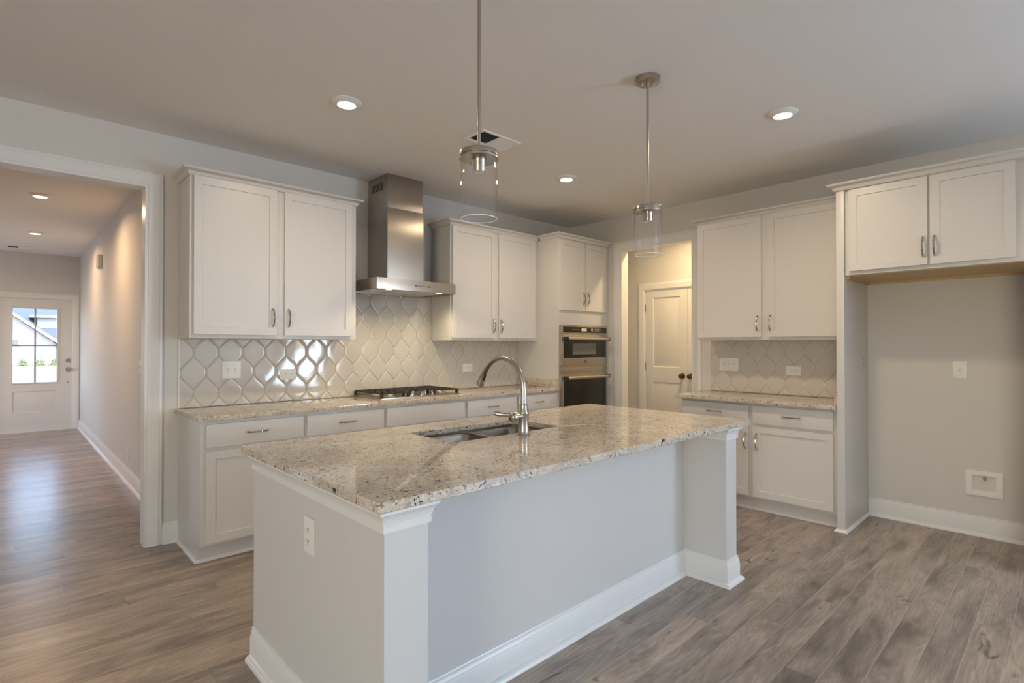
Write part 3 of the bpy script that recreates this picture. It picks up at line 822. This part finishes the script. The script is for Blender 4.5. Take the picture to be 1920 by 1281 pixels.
for c3 in range(3):
    for q in range(5): b.box(FCH, .070 + c3 * .064, .124 + c3 * .064, 0, .0012, 2.622 + q * .0135, 2.630 + q * .0135)
b.build('vent_slot', 'dark', hd)

# ------------------------------------------------------------------ gas cooktop
CX0, CX1, CN0, CN1 = 2.128, 2.900, .018, .478
ck = thing('gas_cooktop', FB(2.52, .27, ZC), 'stainless gas cooktop with black cast iron grates under the hood', 'cooktop')
b = MB(); b.box(FB, CX0, CX1, CN0, CN1, ZC + .0005, ZC + .009, .003); b.box(FB, CX0 + .02, CX1 - .02, CN0 + .02, CN1 - .02, ZC + .009, ZC + .011, .001)
b.build('tray', 'steel', ck)
gz = ZC + .052
def grate(x0, x1, n0, n1, cut=None):
    b = MB(); h = .011; w = .013
    n1b = n1 if not cut else n1 - .085
    segs = [((x0, n0), (x1, n0)), ((x0, n0), (x0, n1)), ((x1, n0), (x1, n1))]
    if cut: segs += [((x0, n1b), (x1, n1b))]
    else: segs += [((x0, n1), (x1, n1))]
    xm, nm = (x0 + x1) / 2, (n0 + n1b) / 2
    segs += [((x0, nm), (x1, nm)), ((xm, n0), (xm, n1b)), ((x0, (n0 + nm) / 2), (x1, (n0 + nm) / 2)), ((x0, (nm + n1b) / 2), (x1, (nm + n1b) / 2))]
    for q in (.25, .75): segs.append(((x0 + (x1 - x0) * q, n0), (x0 + (x1 - x0) * q, n1b)))
    for (a, c), (d, e) in segs:
        b.box(FB, min(a, d) - w / 2, max(a, d) + w / 2, min(c, e) - w / 2, max(c, e) + w / 2, gz - h, gz, .002)
    for a, c in ((x0, n0), (x1, n0), (x0, n1b if cut else n1), (x1, n1b if cut else n1)):
        b.rings([[FB(a + dx * .011, c + dn * .011, gz - h) for dx, dn in ((-1, -1), (1, -1), (1, 1), (-1, 1))], [FB(a + dx * .008, c + dn * .008, ZC + .0095) for dx, dn in ((-1, -1), (1, -1), (1, 1), (-1, 1))]], smooth=False)
    return b.build('grate', 'iron', ck)
g0, g1 = CX0 + .016, CX1 - .016; gw = (g1 - g0) / 3
grate(g0, g0 + gw - .004, CN0 + .012, CN1 - .02); grate(g0 + gw + .004, g0 + 2 * gw - .004, CN0 + .02, CN1 - .02, True); grate(g0 + 2 * gw + .004, g1, CN0 + .012, CN1 - .02)
for x, n, r in ((g0 + gw / 2, .16, .040), (g0 + gw / 2, .37, .034), ((CX0 + CX1) / 2, .22, .052), (g1 - gw / 2, .16, .034), (g1 - gw / 2, .37, .040)):
    o = MB().lathe([(r + .012, 0), (r + .010, .006), (r, .008), (r, .020), (r * .9, .024), (0, .024)], FB(x, n, ZC + .010), seg=24).build('burner', 'mesh_filter', ck)
    MB().lathe([(r * .8, 0), (r * .82, .004), (r * .7, .008), (0, .009)], FB(x, n, ZC + .034), seg=24).build('burner_cap', 'iron', o)
for k, (kx, kn) in enumerate(((2.425, .445), (2.470, .395), (2.530, .445), (2.590, .395), (2.635, .445))):
    b = MB(); b.lathe([(.024, 0), (.024, .004), (.018, .007), (.0165, .030), (.014, .034), (0, .034)], FB(kx, kn, ZC + .011), seg=20)
    b.box(FB, kx - .003, kx + .003, kn - .015, kn + .015, ZC + .044, ZC + .049, .001)
    b.build('knob', 'chrome', ck)

# ------------------------------------------------------------------ double wall oven
ov = thing('wall_oven', FB(4.47, .3, .42), 'stainless double wall oven with microwave above, set in tall cabinet', 'oven')
ON2 = ON + .006
b = MB(); b.box(FB, OX0 + .002, OX1 - .002, .03, ON2, .425, 1.532); b.build('chassis', 'steel', ov)
def front(a, c, z0, z1, n0, n1, m, name, par, bev=.003): return MB().box(FB, a, c, n0, n1, z0, z1, bev).build(name, m, par)
A0, A1 = OX0 + .006, OX1 - .006
cp = front(A0, A1, 1.447, 1.530, ON2, ON2 + .022, 'steel', 'control_panel', ov)
front(A0 + .022, A1 - .022, 1.459, 1.519, ON2 + .020, ON2 + .0235, 'blackglass', 'control_glass', cp, .001)
front(A0 + .315, A0 + .400, 1.474, 1.505, ON2 + .0235, ON2 + .0242, M['plastic_dim'], 'display', cp, 0)
MB().lathe([(0, 0), (.021, 0), (.021, .006), (.017, .018), (.014, .020), (0, .020)], FB(A0 + .475, ON2 + .0235, 1.489), FB.n, 24).build('dial', 'chrome', cp)
b = MB()
for q in range(3):
    for r in range(4): b.box(FB, A0 + .545 + r * .026, A0 + .559 + r * .026, ON2 + .0235, ON2 + .0240, 1.472 + q * .014, 1.477 + q * .014)
b.build('keypad', M['plastic_dim'], cp); b = MB()
for r in range(5): b.box(FB, A0 + .175 + r * .024, A0 + .189 + r * .024, ON2 + .0235, ON2 + .0240, 1.486, 1.490)
b.build('indicator', M['plastic_dim'], cp)
def oven_door(z0, z1, win, handle_z, name):
    o = front(A0, A1, z0, z1, ON2, ON2 + .024, 'steel', name, ov)
    front(A0 + .030, A1 - .030, win[0], win[1], ON2 + .021, ON2 + .0255, 'blackglass', 'window', o, .001)
    h = MB()
    h.tube([FB(A0 + .040, ON2 + .066, handle_z), FB(A1 - .040, ON2 + .066, handle_z)], .0175, 14)
    h.build('handle', 'steel', o)
    for x in (A0 + .036, A1 - .036): MB().box(FB, x - .011, x + .011, ON2 + .022, ON2 + .082, handle_z - .019, handle_z + .019, .004).build('handle_bracket', 'rubber', o)
    return o
ud = oven_door(1.115, 1.438, (1.196, 1.402), 1.394, 'microwave_door')
front(A0 + .165, A0 + .560, 1.232, 1.345, ON2 + .0255, ON2 + .0262, 'screen', 'inner_window', ud, 0)
b = MB()
ec = FB(A0 + .382, ON2 + .024, 1.155)
b.lathe([(.0185, 0), (.0185, .0012), (.0160, .0012), (.0160, 0)], ec, FB.n, 24, closed=True)
def stroke(pts, r=.0013): b.tube([FB(A0 + .382 + x, ON2 + .0252, 1.155 + z) for x, z in pts], r, 6)
stroke([(-.001, .006), (-.005, .008), (-.008, .003), (-.006, -.004), (-.001, -.003), (-.002, .002)])
stroke([(.009, .006), (.004, .008), (.001, .004), (.005, .001), (.001, -.003), (.004, -.008), (.009, -.005)])
b.build('emblem', 'dark', ud)
front(A0 - .002, A1 + .002, 1.045, 1.103, ON2, ON2 + .020, 'steel', 'vent_band', ov)
oven_door(.452, 1.032, (.560, .968), .990, 'lower_oven_door')
front(A0, A1, .428, .448, ON2, ON2 + .014, 'steel', 'bottom_trim', ov, .001)

# ------------------------------------------------------------------ pendants
def make_pendant(x, y, label):
    o = thing('pendant_light', (x, y, CEIL), label, 'pendant light', 'glass pendants over the island')
    cn = MB().lathe([(0, -.026), (.030, -.026), (.058, -.026), (.062, -.023), (.063, -.004), (.063, 0), (0, 0)], (x, y, CEIL), seg=40).build('canopy', 'nickel', o)
    for dx in (-.030, .030):
        b = MB(); b.lathe([(.0045, 0), (.0045, -.012), (.003, -.015), (0, -.015)], (x + dx * .73, y - dx * .68, CEIL - .026), seg=10)
        b.build('screw_cap', 'nickel', cn)
    MB().lathe([(.0065, 2.055), (.0065, 2.69), (.009, 2.692), (.009, 2.722)], (x, y, 0), seg=16, cap=True).build('stem', 'nickel', o)
    MB().lathe([(0, 2.061), (.014, 2.061), (.014, 2.075), (.011, 2.078), (.011, 2.0612), (.070, 2.061), (.0735, 2.059), (.0745, 2.056), (.0745, 2.041), (.0715, 2.040), (.0715, 2.036), (.0755, 2.036), (.0755, 2.030), (.0665, 2.030), (.0660, 2.031), (0, 2.031)], (x, y, 0), seg=48).build('cap', 'nickel', o)
    sk_ = MB().lathe([(.0, 2.031), (.0275, 2.031), (.0275, 2.021), (.026, 2.019), (.026, 1.985), (.0245, 1.982), (.0235, 1.984), (.0235, 1.992), (0, 1.992)], (x, y, 0), seg=32).build('socket', 'nickel', o)
    MB().lathe([(.0225, 1.992), (.0225, 1.983), (.012, 1.981), (.011, 1.988), (0, 1.988)], (x, y, 0), seg=24).build('lamp_holder', 'plastic', sk_)
    MB().lathe([(.0700, 1.806), (.0700, 2.0295), (.0668, 2.0295), (.0668, 1.806)], (x, y, 0), seg=64, closed=True).build('glass_shade', 'glass', o)
    MB().lathe([(.0702, 1.8035), (.0702, 1.8062), (.0666, 1.8062), (.0666, 1.8035)], (x, y, 0), seg=64, closed=True).build('rim_highlight', 'rim', o)  # added white ring, the bright refracted edge put in as colour
    return o
p1 = make_pendant(1.301, 1.553, 'clear glass pendant over the island end nearer the hall opening')
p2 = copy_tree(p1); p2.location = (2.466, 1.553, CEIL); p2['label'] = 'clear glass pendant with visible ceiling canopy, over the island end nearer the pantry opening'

# ------------------------------------------------------------------ recessed lights
def make_can(x, y, label, group, r=.086):
    o = thing('recessed_light', (x, y, CEIL), label, 'recessed light', group)
    MB().lathe([(r, -.0003), (r, -.004), (r - .008, -.009), (.062, -.016), (.056, -.020), (.052, -.020), (.050, -.017), (.050, -.0003)], (x, y, CEIL), seg=40, closed=True).build('trim_ring', 'plastic', o)
    MB().lathe([(0, -.018), (.050, -.018), (.050, -.0005), (0, -.0005)], (x, y, CEIL), seg=32).build('lens', 'lens', o)
    return o
CAN = 'lit recessed ceiling lights'
k1 = make_can(1.434, 2.912, 'lit recessed ceiling light in front of the left wall cabinet', CAN)
spots = [(3.432, 1.218, 'lit recessed ceiling light in front of the right wall cabinets'), (3.433, 2.950, 'lit recessed ceiling light farthest in, near the oven cabinet corner'),
         (.228, 6.70, 'lit recessed ceiling light in the hall, nearer the kitchen opening'), (.264, 8.97, 'lit recessed ceiling light in the hall, nearer the entry door'), (5.36, 2.90, 'lit recessed ceiling light inside the pantry passage')]
cans = [(1.434, 2.912)]
for x, y, lb in spots:
    o = copy_tree(k1); o.location = (x, y, CEIL); o['label'] = lb; cans.append((x, y))
POW = [7.8, 10.4, 9.8, 16, 13, 15]
TINT = [(1.0, .79, .55)] * 3 + [(1.0, .64, .36)] * 2 + [(1.0, .74, .42)]
for (x, y), pw, tint in zip(cans, POW, TINT):
    lamp('recessed_lamp', 'AREA', (x, y, CEIL - .021), (0, 0, 0), pw, tint, shape='DISK', size=.12, spread=math.radians(165))

# ------------------------------------------------------------------ ceiling registers
def register(x0, x1, y0, y1, label, slat_axis='x', half=True):
    o = thing('ceiling_vent', ((x0 + x1) / 2, (y0 + y1) / 2, CEIL), label, 'vent')
    b = MB(); w = .026
    prof = [(0, 0), (0, -.010), (-.004, -.012), (-w + .004, -.006), (-w, -.004), (-w, 0)]
    R = []
    for a, c in prof: R.append([Vector((x0 - a, y0 - a, CEIL - .0004 + c)), Vector((x1 + a, y0 - a, CEIL - .0004 + c)), Vector((x1 + a, y1 + a, CEIL - .0004 + c)), Vector((x0 - a, y1 + a, CEIL - .0004 + c))])
    b.rings(R, closed_path=True, smooth=False); xm = (x0 + x1) / 2
    b.box(FW, xm - .006, xm + .006, y0 + w, y1 - w, CEIL - .007, CEIL - .0005)
    b.build('frame', 'plastic', o)
    MB().box(FW, x0 + .01, x1 - .01, y0 + .01, y1 - .01, CEIL - .0015, CEIL - .0004).build('duct_back', 'dark', o)
    for side, (a, c) in enumerate(((x0 + w, xm - .006), (xm + .006, x1 - w))):
        b = MB(); n = int((y1 - y0 - 2 * w) / .0150)
        sg = 1 if side else -1
        for k in range(n):
            yy = y0 + w + (k + .5) * (y1 - y0 - 2 * w) / n
            dy = .0046 * sg
            b.rings([[Vector((xx, yy - dy, CEIL - .0016)), Vector((xx, yy + dy, CEIL - .0078)), Vector((xx, yy + dy + .0008, CEIL - .0074)), Vector((xx, yy - dy + .0008, CEIL - .0012))] for xx in (a, c)], smooth=False)
        b.build('louver', 'plastic', o)
    return o
register(2.262, 2.606, 2.655, 2.858, 'white ceiling air vent with two louver banks beside the hood')
register(-.01, .27, 10.30, 10.56, 'small ceiling air vent in the hall near the entry door')

# ------------------------------------------------------------------ electrical plates
def plate(f, s, z, w, h, kind, horizontal, label, group, name='power_outlet', cat='outlet', off=0.0):
    o = thing(name, f(s, 0, z), label, cat, group)
    b = MB(); b.box(f, s - w / 2, s + w / 2, off + .0008, off + .0065, z - h / 2, z + h / 2, .002); b.build('cover_plate', 'plastic', o)
    if kind == 'duplex':
        for q in (-1, 1):
            cs, cz = (s + q * .0195, z) if horizontal else (s, z + q * .0195)
            r = MB().lathe([(0, 0), (.0165, 0), (.0165, .002), (.0155, .003), (0, .003)], f(cs, off + .006, cz), f.n, 20).build('receptacle', 'plastic', o)
            b = MB()
            for u, v, l in ((-.006, .003, .009), (.006, .003, .007)):
                if horizontal: b.box(f, cs + v - l / 2, cs + v + l / 2, off + .009, off + .0094, cz + u - .0011, cz + u + .0011)
                else: b.box(f, cs + u - .0011, cs + u + .0011, off + .009, off + .0094, cz + v - l / 2, cz + v + l / 2)
            b.lathe([(.0024, 0), (.0024, .0004), (0, .0004)], f(cs - .008, off + .009, cz) if horizontal else f(cs, off + .009, cz - .008), f.n, 8)
            b.build('slot', 'dark', r)
    elif kind == 'gfci':
        r = MB().box(f, s - (.034 if horizontal else .0165), s + (.034 if horizontal else .0165), off + .006, off + .009, z - (.0165 if horizontal else .034), z + (.0165 if horizontal else .034), .001).build('receptacle', 'plastic', o)
        b = MB()
        for q in (-1, 1):
            cs, cz = (s + q * .0205, z) if horizontal else (s, z + q * .0205)
            for u in (-.006, .006):
                if horizontal: b.box(f, cs - .004, cs + .004, off + .009, off + .0094, cz + u - .0012, cz + u + .0012)
                else: b.box(f, cs + u - .0012, cs + u + .0012, off + .009, off + .0094, cz - .004, cz + .004)
            b.lathe([(.0026, 0), (.0026, .0004), (0, .0004)], f(cs + (.008 if horizontal else 0), off + .009, cz - (0 if horizontal else .008)), f.n, 8)
        b.build('slot', 'dark', r)
        MB().box(f, s - .003, s + .003, off + .009, off + .0102, z - .008, z + .008).build('test_button', 'plastic_dim', r)
    elif kind == 'single':
        r = MB().lathe([(0, 0), (.0175, 0), (.0175, .002), (.0165, .003), (0, .003)], f(s, off + .006, z), f.n, 24).build('receptacle', 'plastic', o)
        b = MB()
        for u in (-.006, .006): b.box(f, s + u - .0012, s + u + .0012, off + .009, off + .0094, z, z + .008)
        b.lathe([(.0026, 0), (.0026, .0004), (0, .0004)], f(s, off + .009, z - .007), f.n, 8)
        b.build('slot', 'dark', r)
    elif kind.startswith('toggle'):
        n = int(kind[-1])
        for q in range(n):
            cs = s + (q - (n - 1) / 2) * .046
            t = MB().rings([[f(cs - .005, off + .006, z - .012), f(cs + .005, off + .006, z - .012), f(cs + .005, off + .006, z + .012), f(cs - .005, off + .006, z + .012)],
                            [f(cs - .0035, off + .016, z + .001), f(cs + .0035, off + .016, z + .001), f(cs + .0035, off + .017, z + .008), f(cs - .0035, off + .017, z + .008)]], smooth=False)
            t.build('toggle', 'plastic', o)
            b = MB()
            for q2 in (-1, 1): b.lathe([(.0028, 0), (.0026, .001), (0, .0012)], f(cs, off + .0064, z + q2 * .030), f.n, 8)
            b.build('screw', 'plastic_dim', o)
    return o
TN = .0105
plate(FB, 1.184, 1.149, .126, .124, 'toggle2', False, 'two-toggle white switch plate on tiles at the left end of backsplash', 'switch plates', 'light_switch', 'switch', TN)
plate(FB, 1.587, 1.102, .124, .080, 'gfci', True, 'horizontal white outlet on tiles between the switch plate and cooktop', 'wall outlets', off=TN)
plate(FB, 3.362, 1.104, .122, .080, 'duplex', True, 'horizontal white outlet on tiles to the right of the cooktop', 'wall outlets', off=TN)
plate(FR, 2.225, 1.148, .176, .122, 'toggle3', False, 'three-toggle white switch plate on the right wall tiles', 'switch plates', 'light_switch', 'switch', TN)
plate(FR, 1.662, 1.107, .122, .080, 'duplex', True, 'horizontal white outlet on the right wall tiles above short worktop', 'wall outlets', off=TN)
plate(FR, .561, 1.151, .078, .122, 'single', False, 'upright white outlet high on the wall of the refrigerator space', 'wall outlets')
FI = F((BX0, 0), (0, 1), (-1, 0))
plate(FI, 1.822, .668, .080, .124, 'duplex', False, 'upright white outlet on the end panel of the island', 'wall outlets')
FH = F((HX, 0), (0, 1), (-1, 0))
plate(FH, 6.297, .285, .075, .118, 'duplex', False, 'upright white outlet low on the hall wall above the baseboard', 'wall outlets')
plate(FH, 5.68, 1.135, .075, .118, 'toggle1', False, 'white switch plate on the hall wall close to its near end', 'switch plates', 'light_switch', 'switch')
plate(FH, 10.72, 1.13, .075, .118, 'toggle1', False, 'white switch plate on the hall wall beside the entry door', 'switch plates', 'light_switch', 'switch')
o = thing('door_chime', FH(8.41, 0, 2.38), 'small cream door chime box high on the hall wall', 'door chime')
MB().box(FH, 8.31, 8.51, .001, .045, 2.305, 2.455, .006).build('cover', 'plastic', o)
b = MB(); b.tube([FH(8.47, .025, 2.305), FH(8.47, .025, 2.288)], .009, 10); b.tube([FH(8.36, .025, 2.305), FH(8.36, .025, 2.280)], .009, 10); b.build('tube', 'plastic_dim', o)
# water box for the refrigerator
wb = thing('water_supply_box', FR(.436, 0, .365), 'white recessed water supply box low on the refrigerator wall', 'valve box')
ws0, ws1, wz0, wz1 = .338, .534, .279, .453; wi0, wi1, wj0, wj1 = .374, .500, .316, .419
b = MB()
for a, c, d, e in ((ws0, wi0, wz0, wz1), (wi1, ws1, wz0, wz1), (wi0, wi1, wz0, wj0), (wi0, wi1, wj1, wz1)): b.box(FR, a, c, .001, .010, d, e, .0008)
b.build('frame', 'plastic', wb)
b = MB(); b.box(FR, wi0 - .001, wi1 + .001, .0012, .002, wj0 - .001, wj1 + .001); b.build('back', 'plastic_dim', wb)
b = MB(); b.tube([FR(.432, .006, .419), FR(.432, .006, .402)], .006, 10); b.tube([FR(.420, .007, .400), FR(.444, .007, .400)], .0045, 10); b.tube([FR(.432, .006, .398), FR(.432, .006, .386)], .0045, 10)
b.build('valve', 'brass', wb)

# ------------------------------------------------------------------ outdoors, seen through the entry door
b = MB()
b.rings([[Vector((-30, 11.2, -.30)), Vector((30, 11.2, -.30)), Vector((30, 11.2, -.5)), Vector((-30, 11.2, -.5))], [Vector((-30, 30.5, .46)), Vector((30, 30.5, .62)), Vector((30, 30.5, -.5)), Vector((-30, 30.5, -.5))], [Vector((-30, 60, .6)), Vector((30, 60, .8)), Vector((30, 60, -.5)), Vector((-30, 60, -.5))]], smooth=False)
struct(b.build('ground', 'lawn'))
hs = thing('neighbor_house', (-2.5, 31, .4), 'white lap-sided house with blue-grey roof seen through the entry door', 'house')
FO = F((0, 30.0), (1, 0), (0, -1))
b = MB(); AX, AZ, SL = -3.2, 5.35, .825
def gz_(x): return AZ - abs(x - AX) * SL
k = 0; z = .35
while z < 5.2:
    h = .105; half = max(.05, (AZ - (z + h)) / SL); half0 = min(4.75, max(.05, (AZ - z) / SL)); half = min(half, 4.75)
    b.rings([[FO(AX - half0, .018, z), FO(AX + half0, .018, z), FO(AX + half, .002, z + h), FO(AX - half, .002, z + h)], [FO(AX - half0, -.3, z), FO(AX + half0, -.3, z), FO(AX + half, -.3, z + h), FO(AX - half, -.3, z + h)]], smooth=False)
    z += h
b.build('siding_wall', 'siding', hs)
b = MB()
for sg in (-1, 1):
    xe = AX + sg * 5.0
    b.rings([[FO(AX, .35, AZ + .02), FO(xe, .35, AZ + .02 - 5.0 * SL), FO(xe, .35, AZ + .16 - 5.0 * SL), FO(AX, .35, AZ + .16)], [FO(AX, .30, AZ + .02), FO(xe, .30, AZ + .02 - 5.0 * SL), FO(xe, .30, AZ + .16 - 5.0 * SL), FO(AX, .30, AZ + .16)]], smooth=False)
b.build('fascia', 'plastic', hs)
b = MB()
for sg in (-1, 1):
    xe = AX + sg * 5.05
    b.rings([[FO(AX, .40, AZ + .16), FO(xe, .40, AZ + .16 - 5.05 * SL), FO(xe, .40, AZ + .22 - 5.05 * SL), FO(AX, .40, AZ + .24)], [FO(AX, -8, AZ + .16), FO(xe, -8, AZ + .16 - 5.05 * SL), FO(xe, -8, AZ + .22 - 5.05 * SL), FO(AX, -8, AZ + .24)]], smooth=False)
b.rings([[FO(-6, -.9, 1.30), FO(9, -.9, 1.30), FO(9, -8, 4.6), FO(-6, -8, 4.6)], [FO(-6, -.9, 1.22), FO(9, -.9, 1.22), FO(9, -8, 4.5), FO(-6, -8, 4.5)]], smooth=False)
b.build('roof', 'shingle', hs)
b = MB(); b.box(FO, 1.75, 8.6, -7, -1.2, .3, 1.4); b.box(FO, 1.05, 6.0, -6, -2.7, 1.9, 2.62); b.box(FO, .78, 6.2, -6, -2.5, 2.60, 2.72)
b.build('side_wing', 'siding', hs)
b = MB(); b.box(FO, -.50, .43, .012, .05, 1.30, 1.60); wf = b.build('window', 'plastic', hs); MB().box(FO, -.46, .385, .05, .054, 1.335, 1.565).build('pane', 'screen', wf)
for k, (sx, sr, lb) in enumerate(((.50, .17, 'leftmost'), (1.02, .20, 'middle'), (1.47, .17, 'right-hand'))):
    rn = random.Random(k); b = MB()
    for q in range(170):
        th, ph = rn.uniform(0, 2 * PI), rn.uniform(.0, 1.25); r = sr * rn.uniform(.3, 1)
        c = Vector((sx + r * math.cos(th) * math.sin(ph + .3), 29.45 + r * math.sin(th) * math.sin(ph + .3), .42 + .36 * rn.uniform(.1, 1) * math.cos(ph * .8)))
        n = Vector((rn.uniform(-1, 1), rn.uniform(-1, 1), rn.uniform(.2, 1))).normalized(); u = n.orthogonal().normalized() * .035; v = n.cross(u.normalized()) * .018
        b.rings([[c - u, c + v, c + u, c - v], [c - u + n * .003, c + v + n * .003, c + u + n * .003, c - v + n * .003]], smooth=False)
    b.tube([(sx, 29.45, .36), (sx, 29.45, .55)], .012, 6)
    tag(b.build('shrub', 'leaf', at=(sx, 29.45, .40)), lb + ' small green shrub at the foot of the white house outside', 'shrub', 'shrubs by the neighbor house')
